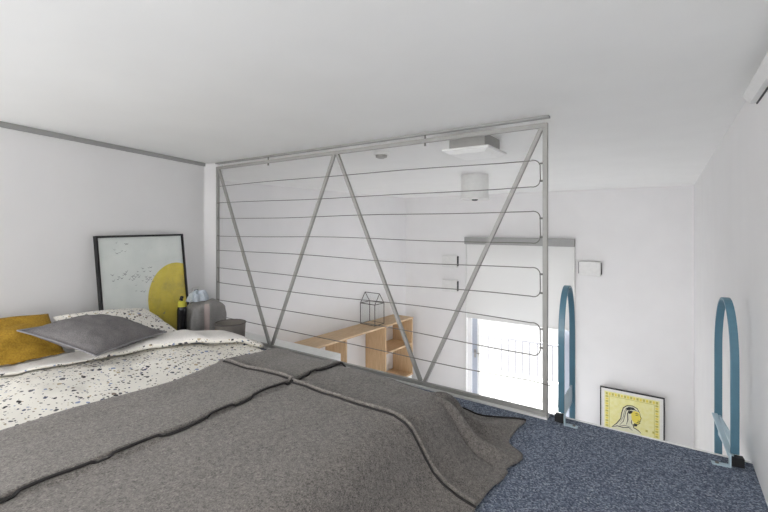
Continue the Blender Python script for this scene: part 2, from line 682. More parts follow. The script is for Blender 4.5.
# ------------------------------------------------------------------ ladder handles
def handle(x, label, s, yaw, ynear=2.255, dep=.29, top=.675):
    """s = +1 / -1: side on which the foot plate lies; yaw turns the loop about its near leg"""
    t = thing('ladder_handle', label, 'ladder handle', (x, ynear, 0), 'ladder handles at the platform edge')
    w, th = .030, .011
    r = dep / 2
    cy_, sy = math.cos(yaw), math.sin(yaw)

    def L(i, e, z):          # i: sideways towards the other handle, e: along the loop
        i *= s
        return Vector((x + i * cy_ - e * sy, ynear + i * sy + e * cy_, z))

    zc = top - .27
    pts = [(0, .05), (0, zc)]
    for k in range(1, 28):
        a = math.pi * k / 28
        pts.append((r - r * math.cos(a), zc + .27 * math.sin(a)))
    pts += [(dep, zc), (dep, -1.2)]
    bm = bmesh.new()
    prev = None
    n = len(pts)
    for i, (e, z) in enumerate(pts):
        a, b = pts[max(i - 1, 0)], pts[min(i + 1, n - 1)]
        de, dz = b[0] - a[0], b[1] - a[1]
        m = math.hypot(de, dz)
        ne, nz = -dz / m, de / m
        ring = [bm.verts.new(L(sx * w / 2, e + ne * sn * th / 2, z + nz * sn * th / 2)) for sx, sn in ((-1, -1), (1, -1), (1, 1), (-1, 1))]
        if prev:
            for k in range(4):
                bm.faces.new((prev[k], prev[(k + 1) % 4], ring[(k + 1) % 4], ring[k]))
        else:
            bm.faces.new(ring[::-1])
        prev = ring
    bm.faces.new(prev)
    obj('bent_bar', bm, M['teal'], t, bevel=.0025)

    def slab(bm, pr, i0, i1):
        va = [bm.verts.new(L(i0, e, z)) for e, z in pr]
        vb = [bm.verts.new(L(i1, e, z)) for e, z in pr]
        bm.faces.new(va)
        bm.faces.new(vb[::-1])
        for k in range(len(pr)):
            bm.faces.new((va[k], va[(k + 1) % len(pr)], vb[(k + 1) % len(pr)], vb[k]))

    bm = bmesh.new()
    slab(bm, [(.006, .02), (.006, .09), (.012, .102), (.022, .108), (dep - .03, .108), (dep - .012, .10), (dep - .006, .085), (dep - .006, .005), (.085, .005)], -.003, .002)
    g = obj('gusset_plate', bm, M['galv'], t)
    g['label'] = 'pale blue plate joining the two legs'
    bm = bmesh.new()
    if s < 0:
      bar(bm, L(.016, dep - .01, .104), L(.016, -.012, .045), .007, .022, up=L(1, 0, 0) - L(0, 0, 0))
      obj('strap', bm, M['galv'], g, bevel=.001)
    bm = bmesh.new()
    slab(bm, [(-.030, .0005), (-.006, .0005), (-.006, .058), (-.030, .058)], .0165, .0225)
    slab(bm, [(-.030, .0005), (-.004, .0005), (-.004, .0055), (-.030, .0055)], .0225, .080)
    f = obj('foot_bracket', bm, M['galv'], t, bevel=.001)
    f['label'] = 'pale blue foot plate screwed to the carpet'
    bm = bmesh.new()
    pc = L(.062, -.017, 0)
    lathe(bm, [(.007, .0055), (.007, .009), (.004, .011)], pc.x, pc.y, 12)
    obj('bolt', bm, M['cable'], f)
    bm = bmesh.new()
    slab(bm, [(-.022, .006), (.010, .006), (.010, .044), (-.022, .044)], -.028, .0160)
    b = obj('rubber_block', bm, M['black'], t, bevel=.002)
    b['label'] = 'black rubber block under the near leg'
    return t


handle(-.452, 'teal arched ladder handle next to the end post of the railing', 1, 0)
handle(.226, 'teal arched ladder handle close against the white right wall', -1, .11)

# ------------------------------------------------------------------ right wall strip lamp
t = thing('wall_strip_light', 'long slim white strip light high on the right wall', 'light', (RX, .9, 1.45))
bm = bmesh.new()
pr = [(RX - .0005, 1.532), (RX - .043, 1.530), (RX - .045, 1.518), (RX - .024, 1.489), (RX - .0005, 1.489)]
va = [bm.verts.new((x, -.6, z)) for x, z in pr]
vb = [bm.verts.new((x, 2.20, z)) for x, z in pr]
for k in range(5):
    bm.faces.new((va[k], va[(k + 1) % 5], vb[(k + 1) % 5], vb[k]))
bm.faces.new(va)
bm.faces.new(vb[::-1])
obj('housing', bm, M['plastic'], t)
obj('shadow_strip', mbox(RX - .005, RX - .0005, -.6, 2.195, 1.484, 1.489), M['darkgrey'], t)  # dark strip stands in for the shade along the housing's lower edge

# ------------------------------------------------------------------ ceiling fittings
t = thing('ceiling_light', 'square white ceiling light with a flared rim just beyond the railing', 'light', (-1.05, 2.59, CZ))
bm = bmesh.new()
vb_ = [(-1.16, 2.46), (-.94, 2.46), (-.94, 2.71), (-1.16, 2.71)]
box(bm, -1.17, -.93, 2.45, 2.72, 1.492, CZ - .0005)
obj('housing', bm, M['steel'], t, bevel=.003)
bm = bmesh.new()
box(bm, -1.205, -.895, 2.415, 2.755, 1.478, 1.492)
obj('rim', bm, M['plastic'], t, bevel=.003)
bm = bmesh.new()
A = [bm.verts.new(p + (1.478,)) for p in ((-1.195, 2.425), (-.905, 2.425), (-.905, 2.745), (-1.195, 2.745))]
B = [bm.verts.new(p + (1.458,)) for p in ((-1.165, 2.455), (-.935, 2.455), (-.935, 2.715), (-1.165, 2.715))]
for k in range(4):
    bm.faces.new((A[k], A[(k + 1) % 4], B[(k + 1) % 4], B[k]))
bm.faces.new(B)
bm.faces.new(A[::-1])
obj('diffuser', bm, M['diffuser'], t)

t = thing('ceiling_spotlight', 'white drum shaped ceiling spotlight hanging further into the room', 'light', (-1.80, 4.43, CZ))
bm = bmesh.new()
lathe(bm, [(.150, CZ - .0005), (.150, CZ - .26), (.145, CZ - .265)], -1.80, 4.43, 40)
obj('drum', bm, M['plastic'], t, smooth=False, bevel=.002)
bm = bmesh.new()
lathe(bm, [(.158, CZ - .266), (.158, CZ - .274)], -1.80, 4.43, 40)
obj('rim_plate', bm, M['diffuser'], t)
bm = bmesh.new()
lathe(bm, [(.035, CZ - .2745), (.03, CZ - .288), (.015, CZ - .292)], -1.80, 4.43, 20)
obj('bulb_socket', bm, M['darkgrey'], t)

t = thing('smoke_detector', 'small round white smoke detector on the ceiling behind the railing', 'detector', (-1.85, 2.66, CZ))
bm = bmesh.new()
lathe(bm, [(.066, CZ - .0005), (.066, CZ - .012), (.058, CZ - .022)], -1.85, 2.66, 28)
obj('base', bm, M['plastic'], t)
bm = bmesh.new()
lathe(bm, [(.045, CZ - .022), (.043, CZ - .040), (.022, CZ - .048)], -1.85, 2.66, 28)
obj('sensor_head', bm, M['steel'], t)

# ------------------------------------------------------------------ wall boxes
def wallbox(x, z, label, both):  # wall ventilators, not lamps
    t = thing('wall_box', label, 'vent', (x, FY, z), 'white boxes on the far wall')
    w, h = .155, .112
    obj('cover', mbox(x - w, x + w, FY - .075, FY - .02, z - h, z + h), M['plastic'], t, bevel=.006)
    obj('back_plate', mbox(x - w + .02, x + w - .02, FY - .02, FY - .0005, z - h + .015, z + h - .015), M['darkgrey'], t)
    for s in ((-1, 1) if both else (1,)):
        o = obj('side_shadow', mbox(x + s * (w + .004) - .006, x + s * (w + .004) + .006, FY - .066, FY - .01, z - h + .03, z + h - .01), M['darkgrey'], t)  # dark strip painted as the shadow beside the cover
    return t


wallbox(-3.45, .325, 'upper of the two white wall boxes left of the blind', False)
wallbox(-3.45, -.145, 'lower of the two white wall boxes left of the blind', False)
wallbox(-1.03, .325, 'white wall box to the right of the blind', True)

# ------------------------------------------------------------------ roller blind
t = thing('roller_blind', 'half lowered translucent white roller blind over the balcony door', 'blind', (-2.2, FY, .8))
BX0, BX1 = -3.13, -1.25
obj('cassette', mbox(BX0, BX1, FY - .11, FY - .0005, .665, .795), M['track'], t, bevel=.006)
bm = bmesh.new()
grid(bm, 24, 30, lambda u, v: (BX0 + .03 + u * (BX1 - BX0 - .06), FY - .05 + .004 * math.sin(v * 6), .67 - v * 1.345))
obj('fabric', bm, M['blind'], t, smooth=True)
obj('bottom_bar', mbox(BX0 + .03, BX1 - .03, FY - .060, FY - .040, -.70, -.672), M['plastic'], t, bevel=.003)
obj('guide_rail', mbox(BX1 - .028, BX1, FY - .07, FY - .0005, -2.2, .665), M['plastic'], t, bevel=.002)
obj('guide_rail', mbox(BX0, BX0 + .028, FY - .07, FY - .0005, -2.2, .665), M['plastic'], t, bevel=.002)

# ------------------------------------------------------------------ bookshelf below
SZ = -.74
t = thing('bookshelf', 'long low oak bookshelf along the left wall of the room below', 'bookshelf', (LX + .23, 5.5, FZ))
SX0, SX1 = LX + .005, LX + .46
obj('top_board', mbox(SX0, SX1, 3.2, 6.88, SZ - .03, SZ), M['oak'], t, bevel=.002)
for y in (3.30, 4.15, 5.01, 6.02, 6.85):
    obj('divider', mbox(SX0, SX1 - .003, y - .015, y + .015, -1.80, SZ - .03), M['oak'], t, bevel=.001)
obj('shelf_board', mbox(SX0, SX1 - .005, 6.035, 6.835, -1.25, -1.22), M['oak'], t, bevel=.001)
obj('bottom_board', mbox(SX0, SX1 - .003, 6.005, 6.88, -1.83, -1.80), M['oak'], t, bevel=.001)
obj('bottom_board', mbox(SX0, SX1 - .003, 3.2, 5.025, -1.83, -1.80), M['oak'], t, bevel=.001)
o = obj('plinth', mbox(SX0, SX1 - .02, 3.2, 6.86, FZ + .0005, -1.83), M['white'], t)
o['label'] = 'white plinth'
t.rotation_euler[2] = -math.atan(SKEW)

# wire lantern house on it
lx, ly, lw, ld = LX + .205, 5.985, .33, .26
t = thing('wire_lantern', 'house shaped wire and glass lantern on the oak bookshelf', 'lantern', (lx, ly, SZ))
rad = .006
c = [(lx - lw / 2, ly - ld / 2), (lx + lw / 2, ly - ld / 2), (lx + lw / 2, ly + ld / 2), (lx - lw / 2, ly + ld / 2)]
z0, z1, z2 = SZ + .006, SZ + .37, SZ + .55
bm = bmesh.new()
for k in range(4):
    for z in (z0, z1):
        tube(bm, [c[k] + (z,), c[(k + 1) % 4] + (z,)], rad, 6)
    tube(bm, [c[k] + (z0,), c[k] + (z1,)], rad, 6)
ra, rb = (lx - lw / 2, ly, z2), (lx + lw / 2, ly, z2)
for q, e in ((0, ra), (3, ra), (1, rb), (2, rb)):
    tube(bm, [c[q] + (z1,), e], rad, 6)
tube(bm, [ra, rb], rad, 6)
obj('wire_frame', bm, M['wire'], t)
bm = bmesh.new()
v0 = [bm.verts.new(p + (z0,)) for p in c]
v1 = [bm.verts.new(p + (z1,)) for p in c]
va, vb = bm.verts.new(ra), bm.verts.new(rb)
for k in range(4):
    bm.faces.new((v0[k], v0[(k + 1) % 4], v1[(k + 1) % 4], v1[k]))
bm.faces.new((v1[0], v1[1], vb, va))
bm.faces.new((v1[2], v1[3], va, vb))
bm.faces.new((v1[3], v1[0], va))
bm.faces.new((v1[1], v1[2], vb))
obj('glass_panes', bm, M['glass'], t)
bm = bmesh.new()
box(bm, lx - lw / 2 + .004, lx + lw / 2 - .004, ly - ld / 2 + .004, ly + ld / 2 - .004, SZ + .0005, SZ + .006)
obj('base_plate', bm, M['oak'], t)
t.rotation_euler[2] = -math.atan(SKEW)

# ------------------------------------------------------------------ yellow picture by the far wall
def flatdisc(bm, cx, cz, rx, rz, y, n=24, mi=0):
    f = bm.faces.new([bm.verts.new((cx + rx * math.cos(2 * math.pi * k / n), y, cz + rz * math.sin(2 * math.pi * k / n))) for k in range(n)])
    f.material_index = mi


def postermat():
    t = NT('yellow_poster_paper', 0.6)
    n = t.noise(18, 4)
    t.col(t.ramp(n, [(0.3, srgb(230, 224, 150)), (0.7, srgb(238, 234, 178))]))
    return t.m


M['poster'] = postermat()
M['mat'] = plain('white_mount_board', srgb(236, 235, 230), 0.7)
M['ink'] = plain('black_ink', srgb(40, 42, 44), 0.7)
M['olive'] = plain('olive_ink', srgb(196, 188, 96), 0.7)
M['gold'] = plain('bright_yellow_ink', srgb(232, 214, 92), 0.7)
PX0, PX1, PZ0, PZ1 = -.885, -.05, FZ + .004, -1.485
py = FY - .055
t = thing('framed_poster', 'framed yellow poster of a profile head against the far wall below', 'picture', ((PX0 + PX1) / 2, py, PZ0))
bm = bmesh.new()
fwid = .016
box(bm, PX0, PX0 + fwid, py - .02, py, PZ0, PZ1)
box(bm, PX1 - fwid, PX1, py - .02, py, PZ0, PZ1)
box(bm, PX0 + fwid, PX1 - fwid, py - .02, py, PZ0, PZ0 + fwid)
box(bm, PX0 + fwid, PX1 - fwid, py - .02, py, PZ1 - fwid, PZ1)
obj('frame', bm, M['blackframe'], t)
obj('mount_board', mbox(PX0 + fwid, PX1 - fwid, py - .008, py - .002, PZ0 + fwid, PZ1 - fwid), M['mat'], t)
mg = .045
obj('print', mbox(PX0 + fwid + mg, PX1 - fwid - mg, py - .0095, py - .0082, PZ0 + fwid + mg, PZ1 - fwid - mg), M['poster'], t)
# patterned border
ix0, ix1, iz0, iz1 = PX0 + fwid + mg, PX1 - fwid - mg, PZ0 + fwid + mg, PZ1 - fwid - mg
bm = bmesh.new()
yy = py - .0102
bw = .055
nx = 17
for k in range(nx):
    x = ix0 + .012 + (ix1 - ix0 - .024) * (k + .15) / nx
    d = (ix1 - ix0 - .024) / nx * .7
    for zc in (iz1 - .035, iz0 + .035):
        box(bm, x, x + d, yy, yy + .0006, zc - .018, zc + .018, k % 2)
nz = 18
for k in range(nz):
    z = iz0 + .06 + (iz1 - iz0 - .12) * (k + .15) / nz
    d = (iz1 - iz0 - .12) / nz * .7
    for xc in (ix0 + .035, ix1 - .035):
        box(bm, xc - .018, xc + .018, yy, yy + .0006, z, z + d, (k + 1) % 2)
for x in (ix0 + .066, ix1 - .066):
    box(bm, x - .003, x + .003, yy, yy + .0006, iz0 + .066, iz1 - .066, 0)
for z in (iz0 + .066, iz1 - .066):
    box(bm, ix0 + .066, ix1 - .066, yy, yy + .0006, z - .003, z + .003, 0)
obj('border_pattern', bm, [M['olive'], M['gold']], t)
# a generic profile bust, drawn as ink shapes and strokes
cx, cz = -.47, -1.845


def poly(bm, pts, y, mi):
    f = bm.faces.new([bm.verts.new((cx + a, y, cz + b)) for a, b in pts])
    f.material_index = mi


def stroke(bm, pts, w, y, mi=2):
    n = len(pts)
    L_, R_ = [], []
    for i, (a, b) in enumerate(pts):
        p, q = pts[max(i - 1, 0)], pts[min(i + 1, n - 1)]
        dx, dz = q[0] - p[0], q[1] - p[1]
        m = math.hypot(dx, dz) or 1
        ww = w * (1 if 0 < i < n - 1 else .4)
        L_.append((a - dz / m * ww, b + dx / m * ww))
        R_.append((a + dz / m * ww, b - dx / m * ww))
    for i in range(n - 1):
        poly(bm, [L_[i], L_[i + 1], R_[i + 1], R_[i]], y, mi)


M['palefig'] = plain('pale_cream_ink', srgb(228, 226, 200), 0.7)
bm = bmesh.new()
# hair and shoulders, face
poly(bm, [(-.20, -.17), (-.13, -.08), (-.115, .02), (-.095, .09), (-.05, .135), (.02, .145), (.08, .12), (.11, .07), (.05, .04), (.02, -.10), (.03, -.17), (.12, -.21), (.13, -.25), (-.26, -.25)], yy, 0)
poly(bm, [(.0, .04), (.04, .085), (.10, .075), (.115, .03), (.13, -.015), (.118, -.025), (.122, -.05), (.112, -.06), (.115, -.085), (.09, -.105), (.05, -.10), (.01, -.06)], yy - .0004, 1)
S_ = [([(.112, .07), (.08, .125), (.02, .15), (-.05, .14), (-.10, .095), (-.12, .02), (-.135, -.08), (-.19, -.165), (-.255, -.235)], .006),
      ([(.10, .085), (.04, .10), (-.02, .085), (-.045, .02), (-.04, -.07), (-.06, -.15)], .006),
      ([(-.02, .10), (-.065, .06), (-.08, -.02), (-.10, -.11), (-.15, -.18)], .004),
      ([(-.05, .115), (-.085, .05), (-.10, -.04), (-.14, -.13)], .003),
      ([(.112, .07), (.118, .03), (.133, -.015), (.119, -.025), (.123, -.048), (.113, -.06), (.115, -.085), (.09, -.107), (.05, -.10)], .0035),
      ([(.05, .042), (.075, .05), (.098, .042)], .005),
      ([(.055, .020), (.075, .026), (.095, .020)], .005),
      ([(.085, -.058), (.10, -.054), (.118, -.058)], .006),
      ([(.07, -.085), (.09, -.078), (.112, -.085)], .006),
      ([(.05, -.10), (.03, -.13), (.035, -.17), (.09, -.195), (.13, -.23)], .006),
      ([(-.255, -.235), (-.18, -.20), (-.10, -.205), (-.03, -.185), (.02, -.215)], .006),
      ([(-.16, -.20), (-.08, -.165), (.0, -.175)], .004),
      ([(.01, -.06), (.005, -.10), (.02, -.14)], .006)]
for pts_, w_ in S_:
    stroke(bm, pts_, w_, yy - .0008)
poly(bm, [(-.075, .085), (-.03, .125), (.03, .13), (.055, .105), (.0, .10), (-.04, .07)], yy - .0008, 2)
poly(bm, [(-.03, .06), (.0, .075), (.03, .07), (.0, .03), (-.03, .02)], yy - .0008, 2)
poly(bm, [(.04, -.105), (.085, -.11), (.075, -.14), (.04, -.15)], yy - .0008, 2)
obj('profile_figure', bm, [M['palefig'], M['gold'], M['ink']], t)
for k in range(2):
    x = -.285 + k * .085
    obj('small_mark', mbox(x, x + .028, yy, yy + .0006, -2.035, -2.005), M['olive'], t)

# ------------------------------------------------------------------ bed
t = thing('bed', 'low double bed under the terrazzo duvet and grey blanket', 'bed', (-1.9, .85, 0))
obj('base', mbox(-2.93, -1.0, .12, 1.58, .0005, .08), M['white'], t, bevel=.01)
bm = bmesh.new()
box(bm, -2.95, -.98, .11, 1.61, .08, .200)
o = obj('mattress', bm, M['sheet'], t, bevel=.035, seg=4, smooth=True)

PROF = [(0, 0, .0), (.045, .044, -.005), (.09, .086, -.021), (.13, .118, -.047), (.18, .147, -.090), (.235, .178, -.137), (.285, .209, -.176), (.335, .249, -.204), (.40, .308, -.224),
        (.48, .386, -.236), (.8, .70, -.240)]


def prof(d, sc=1.0):
    return lerp_tab([(a, b) for a, b, c in PROF], d), lerp_tab([(a, c) for a, b, c in PROF], d) * sc


def fbm(x, y, s, seed=0):
    return noise.fractal(Vector((x * s, y * s, seed)), 1.0, 2.0, 3)


# duvet: speckled body, lies over the mattress, hangs a little over the far side
DX0, DX1 = -2.72, -1.05


FOLD = [(-.2, -2.62), (.59, -2.60), (1.10, -2.48), (1.35, -2.35), (1.60, -2.17), (1.8, -2.10)]


def foldx(y):
    return (lerp_tab(FOLD, y - .06) + lerp_tab(FOLD, y) + lerp_tab(FOLD, y + .06)) / 3


def duvet_top(x, y):
    k = smooth((-1.93 - x) / .45)
    base = .228 + .050 * k + .016 * k * fbm(x, y, 3.4, 2) + .008 * k * fbm(x, y, 9, 5)
    return base


def duvet_pt(u, v):
    yN, yF, E = -.02, 1.86, 1.655
    b = yN + (yF - yN) * v
    yc = min(max(b, .12), E)
    xa = foldx(yc) - .10
    a = xa + (DX1 - xa) * u
    z = duvet_top(a, yc)
    x = a
    if b > E:
        h, dz = prof(b - E, 0.86)
        y = E + h * .62
        z = z + dz
        k = smooth((b - E) / .15)
        x = a + .008 * math.sin(a * 21) * k
        y += .006 * (1 + math.sin(a * 17 + 1)) * k * smooth((-2.0 - a) / .1)
    elif b < .12:
        h, dz = prof(.12 - b, 0.86)
        y = .12 - h * .62
        z += dz
    else:
        y = b
    return (x, y, z)


bm = bmesh.new()
grid(bm, 70, 90, duvet_pt)
duv = obj('duvet', bm, M['terrazzo'], None, smooth=True, solid=.018)
tag(duv, 'white duvet with terrazzo speckles half covered by the grey blanket', 'duvet')

# turned-back top of the duvet: plain underside with a speckled rim
def fold_pt(u, v):
    y = .14 + (1.70 - .14) * v
    xf = foldx(y) + .012 * fbm(1.3, y, 2.5, 9)
    w = .10 + .10 * smooth((y - .45) / .6) + .015 * math.sin(y * 5)
    endt = smooth((y - 1.56) / .14)
    th = u * math.pi * 2
    cxx = xf - w / 2
    ct, st = math.cos(th), math.sin(th)
    px = cxx + w / 2 * (abs(ct) ** .55) * (1 if ct >= 0 else -1)
    hgt = (.012 + .012 * smooth((y - .8) / .5)) * (1 - .4 * endt)
    zc = duvet_top(-2.6, min(y, 1.6)) + .006 + .006 * smooth((y - .8) / .5) + hgt
    pz = zc + hgt * (abs(st) ** .7) * (1 if st >= 0 else -1)
    if st > 0:
        pz += (.004 + .012 * smooth((y - .8) / .5)) * (1 - ct) * .5 + .010 * fbm(px, y, 4, 3)
    pz -= .05 * endt * endt
    return (px + .05 * endt, y + .02 * endt, pz)


bm = bmesh.new()
NU = 40
vs = [[bm.verts.new(fold_pt(i / NU, j / 70)) for j in range(71)] for i in range(NU)]
for i in range(NU):
    for j in range(70):
        f = bm.faces.new((vs[i][j], vs[(i + 1) % NU][j], vs[(i + 1) % NU][j + 1], vs[i][j + 1]))
        a = (i + .5) / NU
        f.material_index = 1 if (.035 < a < .52 and j < 67) else 0
bm.faces.new([vs[i][0] for i in range(NU)])
bm.faces.new([vs[i][70] for i in range(NU)][::-1])
o = obj('turned_back_hem', bm, [M['terrazzo'], M['sheet']], duv, smooth=True)
o['label'] = 'plain pale underside of the duvet turned back at the head'

# grey wool blanket
BA0, BAE, BAL = -1.992, -.93, .475
BBE, BBL = 1.665, .53
BN = .10
SEX, SEY = -1.475, 1.378


def blanket_pt(a, b, lift=0.0):
    """a along the bed, b across it, in cloth metres"""
    p = max(a - BAE, 0)
    q = max(b - BBE, 0)
    qn = max(BN - b, 0)
    x0_, y0_ = min(a, BAE), min(max(b, BN), BBE)
    und = .006 * fbm(x0_, y0_, 2.4, 1) + .0025 * fbm(x0_, y0_, 7, 4)
    z = .2545 + und
    # rise onto the plumper duvet near its edge
    z += .006 * smooth((-1.75 - x0_) / .2)
    z -= .022 * smooth((x0_ - (BAE - .30)) / .30) * smooth((y0_ - (BBE - .25)) / .25)
    # panel overlap at the cross seam, ridge along the long seam
    if a < SEX:
        z += .007 * smooth((a - (SEX - .35)) / .3) + .003
    rd = abs(b - SEY - .010 * math.sin(a * 7))
    z += .011 * math.exp(-(rd / .014) ** 2)
    q2 = max(q, qn)
    d = math.hypot(p, q2)
    if d > 1e-6:
        h, dz = prof(d)
        ph = math.atan2(q2, p)
        dirx, diry = p / d, q2 / d * (1 if q > 0 else -1)
        rmp = smooth(d / .22)
        if p > 0 and q > 0:
            fold = math.sin(ph * 9.0 - .9) * math.sin(2 * ph) ** .5
            h += .028 * fold * rmp
            dz += max(0, .040 * fold) * rmp * (1 - .75 * smooth((d - .30) / .25))
            dz += .012 * rmp * abs(math.sin(2 * ph))
        elif p > 0:
            fold = math.sin(b * 8.5 + .8)
            h += .010 * fold * rmp + .01 * fbm(.3, b, 3, 6) * rmp
            dz += .008 * max(0, fold) * rmp
        else:
            h += .008 * math.sin(a * 10) * rmp
        x0_ += dirx * h
        y0_ += diry * h
        z = max(z + dz, .006 + .006 * rmp * (1 + math.sin(b * 14 + a * 9)))
    return Vector((x0_, y0_, z + lift))


NA, NB = 120, 200
bb0, bb1 = -.02, BBE + BBL


def bl(u, v):
    b = bb0 + (bb1 - bb0) * v
    a_ = BA0 + .012 * fbm(.5, b, 3, 8) + .030 * math.exp(-((b - 1.0) / .2) ** 2) - .028 * math.exp(-((b - 1.40) / .12) ** 2) + .02 * smooth((b - 1.5) / .1)
    end = BAE + BAL - .10 * smooth((b - BBE - .16) / .32) + .012 * math.sin(b * 11 + 1)
    a = a_ + (end - a_) * u
    return blanket_pt(a, b)


bm = bmesh.new()
grid(bm, NA, NB, bl)
blk = obj('blanket', bm, M['blanket'], None, smooth=True, solid=.008)
tag(blk, 'grey wool blanket with dark stitched seams draped over the bed foot', 'blanket')
# seam welts
def welt(name, pts, r):
    bm = bmesh.new()
    tube(bm, pts, r, 6)
    return obj(name, bm, M['seam'], blk, smooth=True)


pts = []
for k in range(141):
    b = bb0 + .02 + (bb1 - .02 - bb0) * k / 140
    a = SEX + .006 * math.sin(b * 9) + .006 * math.sin(b * 23 + 1)
    pts.append(blanket_pt(a, b, .006))
o = welt('cross_seam', pts, .0048)
o['label'] = 'black overlocked seam running across the bed'
bm = bmesh.new()
tube(bm, [blanket_pt(SEX - .013 + .006 * math.sin(b * 9) + .006 * math.sin(b * 23 + 1), b, .004) for b in [bb0 + .02 + (bb1 - .02 - bb0) * k / 140 for k in range(141)]], .008, 8)
obj('seam_welt', bm, M['blanket'], blk, smooth=True)
bm = bmesh.new()
tube(bm, [blanket_pt(a, SEY + .010 * math.sin(a * 7) + .002, .003) for a in [BA0 + .02 + (BAE + BAL - .03 - BA0) * k / 120 for k in range(121)]], .009, 8)
obj('seam_welt', bm, M['blanket'], blk, smooth=True)
pts = []
for k in range(121):
    a = BA0 + .01 + (BAE + BAL - .01 - BA0) * k / 120
    b = SEY + .010 * math.sin(a * 7) - .012
    pts.append(blanket_pt(a, b, .003))
o = welt('long_seam', pts, .0042)
o['label'] = 'dark seam running towards the bed foot'
pts = []
for k in range(61):
    b = bb1
    end = BAE + BAL - .10 + .012 * math.sin(b * 11 + 1)
    pts.append(blanket_pt(end - (BAL + .15) * (60 - k) / 60, b, .003))
o = welt('hem_binding', pts, .005)
o['label'] = 'dark hem along the far side of the blanket'


# ------------------------------------------------------------------ pillows and cushions
def cushion_mesh(A, B, Cc, D, thick, n=26, flange=0.0, seed=0, wr=.01, pinch=.10, flat=.55):
    """A,B,C,D corners in order; puffy on both sides"""
    A, B, Cc, D = map(Vector, (A, B, Cc, D))
    N = (Cc - A).cross(D - B).normalized()
    if N.z < 0:
        N = -N
    bm = bmesh.new()

    def base(u, v):
        # pull edge middles inwards
        uu, vv = 2 * u - 1, 2 * v - 1
        s = 1 - pinch * (1 - vv * vv) * abs(uu) ** 3
        t_ = 1 - pinch * (1 - uu * uu) * abs(vv) ** 3
        u2, v2 = (uu * s + 1) / 2, (vv * t_ + 1) / 2
        return A * (1 - u2) * (1 - v2) + B * u2 * (1 - v2) + Cc * u2 * v2 + D * (1 - u2) * v2

    def hgt(u, v):
        uu, vv = 2 * u - 1, 2 * v - 1
        if flange:
            k = 1 / (1 - flange)
            uu, vv = min(1, max(-1, uu * k)), min(1, max(-1, vv * k))
        e = max(0, (1 - uu ** 2) * (1 - vv ** 2))
        return thick * e ** flat

    def P(u, v, s):
        h = hgt(u, v)
        w = wr * noise.fractal(Vector((u * 4.3, v * 4.3, seed + s)), 1, 2, 3) * min(1, h / thick * 2)
        fl = .003 if flange else 0.0
        return base(u, v) + N * (s * (h + fl) + w)

    def edge(i, j):
        return i in (0, n) or j in (0, n)
    top = {}
    bot = {}
    for i in range(n + 1):
        for j in range(n + 1):
            u, v = i / n, j / n
            top[i, j] = bm.verts.new(P(u, v, 1))
            bot[i, j] = top[i, j] if edge(i, j) else bm.verts.new(P(u, v, -.75))
    for i in range(n):
        for j in range(n):
            q = ((i, j), (i + 1, j), (i + 1, j + 1), (i, j + 1))
            bm.faces.new([top[k] for k in q])
            f = [bot[k] for k in q][::-1]
            try:
                bm.faces.new(f)
            except ValueError:
                pass
    return bm


from mathutils.bvhtree import BVHTree


def rest(o, under, gap=.006):
    """lift every vertex that would sink into the things below onto their top"""
    tops = []
    for b in under:
        me = b.data
        tops.append(BVHTree.FromPolygons([v.co.copy() for v in me.vertices], [tuple(p.vertices) for p in me.polygons]))
    for v in o.data.vertices:
        hi = None
        for tr in tops:
            for dx, dy in ((0, 0), (.012, 0), (-.012, 0), (0, .012), (0, -.012)):
                h = tr.ray_cast(Vector((v.co.x + dx, v.co.y + dy, 2)), Vector((0, 0, -1)))[0]
                if h is not None and (hi is None or h.z > hi):
                    hi = h.z
        if hi is not None and v.co.z < hi + gap:
            v.co.z = hi + gap + min(.004, (hi + gap - v.co.z) * .05) + (.004 if v.normal.z > .2 else 0)


hem = duv.children[0]
matt = [c for c in bpy.data.objects if c.name == 'mattress'][0]
p1 = obj('pillow', cushion_mesh((-2.72, .94, .285), (-2.60, 1.50, .285), (-2.99, 1.44, .43), (-2.975, .905, .47), .080, n=34, seed=3, pinch=.05), M['terrazzo'], None, smooth=True)
tag(p1, 'terrazzo speckled pillow behind the grey cushion, below the framed sun print', 'pillow')
rest(p1, [matt, duv, hem])
mc = obj('cushion', cushion_mesh((-2.665, .36, .300), (-2.68, .885, .295), (-2.895, .865, .505), (-2.905, .36, .535), .050, n=36, seed=11, wr=.014, pinch=.03), M['mustard'], None, smooth=True)
tag(mc, 'mustard yellow velvet cushion propped at the left of the bed', 'cushion')
rest(mc, [p1, duv, hem, matt])
gc = obj('cushion', cushion_mesh((-2.70, .68, .470), (-2.365, .900, .345), (-2.48, 1.314, .362), (-2.805, 1.09, .462), .078, n=44, flange=.07, seed=5, wr=.010, pinch=.06, flat=.5), M['greycush'], None, smooth=True)
tag(gc, 'grey melange cushion with a flanged edge lying tilted on the pillows', 'cushion')
rest(gc, [p1, mc, duv, hem])
ng = 44
gv = [v.co.copy() for v in gc.data.vertices]
tops, q = {}, 0
for i in range(ng + 1):
    for j in range(ng + 1):
        tops[i, j] = gv[q]
        q += 1 if (i in (0, ng) or j in (0, ng)) else 2
loop = [tops[i, 0] for i in range(ng)] + [tops[ng, j] for j in range(ng)] + [tops[i, ng] for i in range(ng, 0, -1)] + [tops[0, j] for j in range(ng, 0, -1)]
bm = bmesh.new()
tube(bm, [p + Vector((0, 0, .002)) for p in loop], .0045, 6, True)
o = obj('piping', bm, plain('pale_grey_piping', srgb(128, 127, 130), 0.9), gc, smooth=True)
o['label'] = 'paler grey stitched edge'

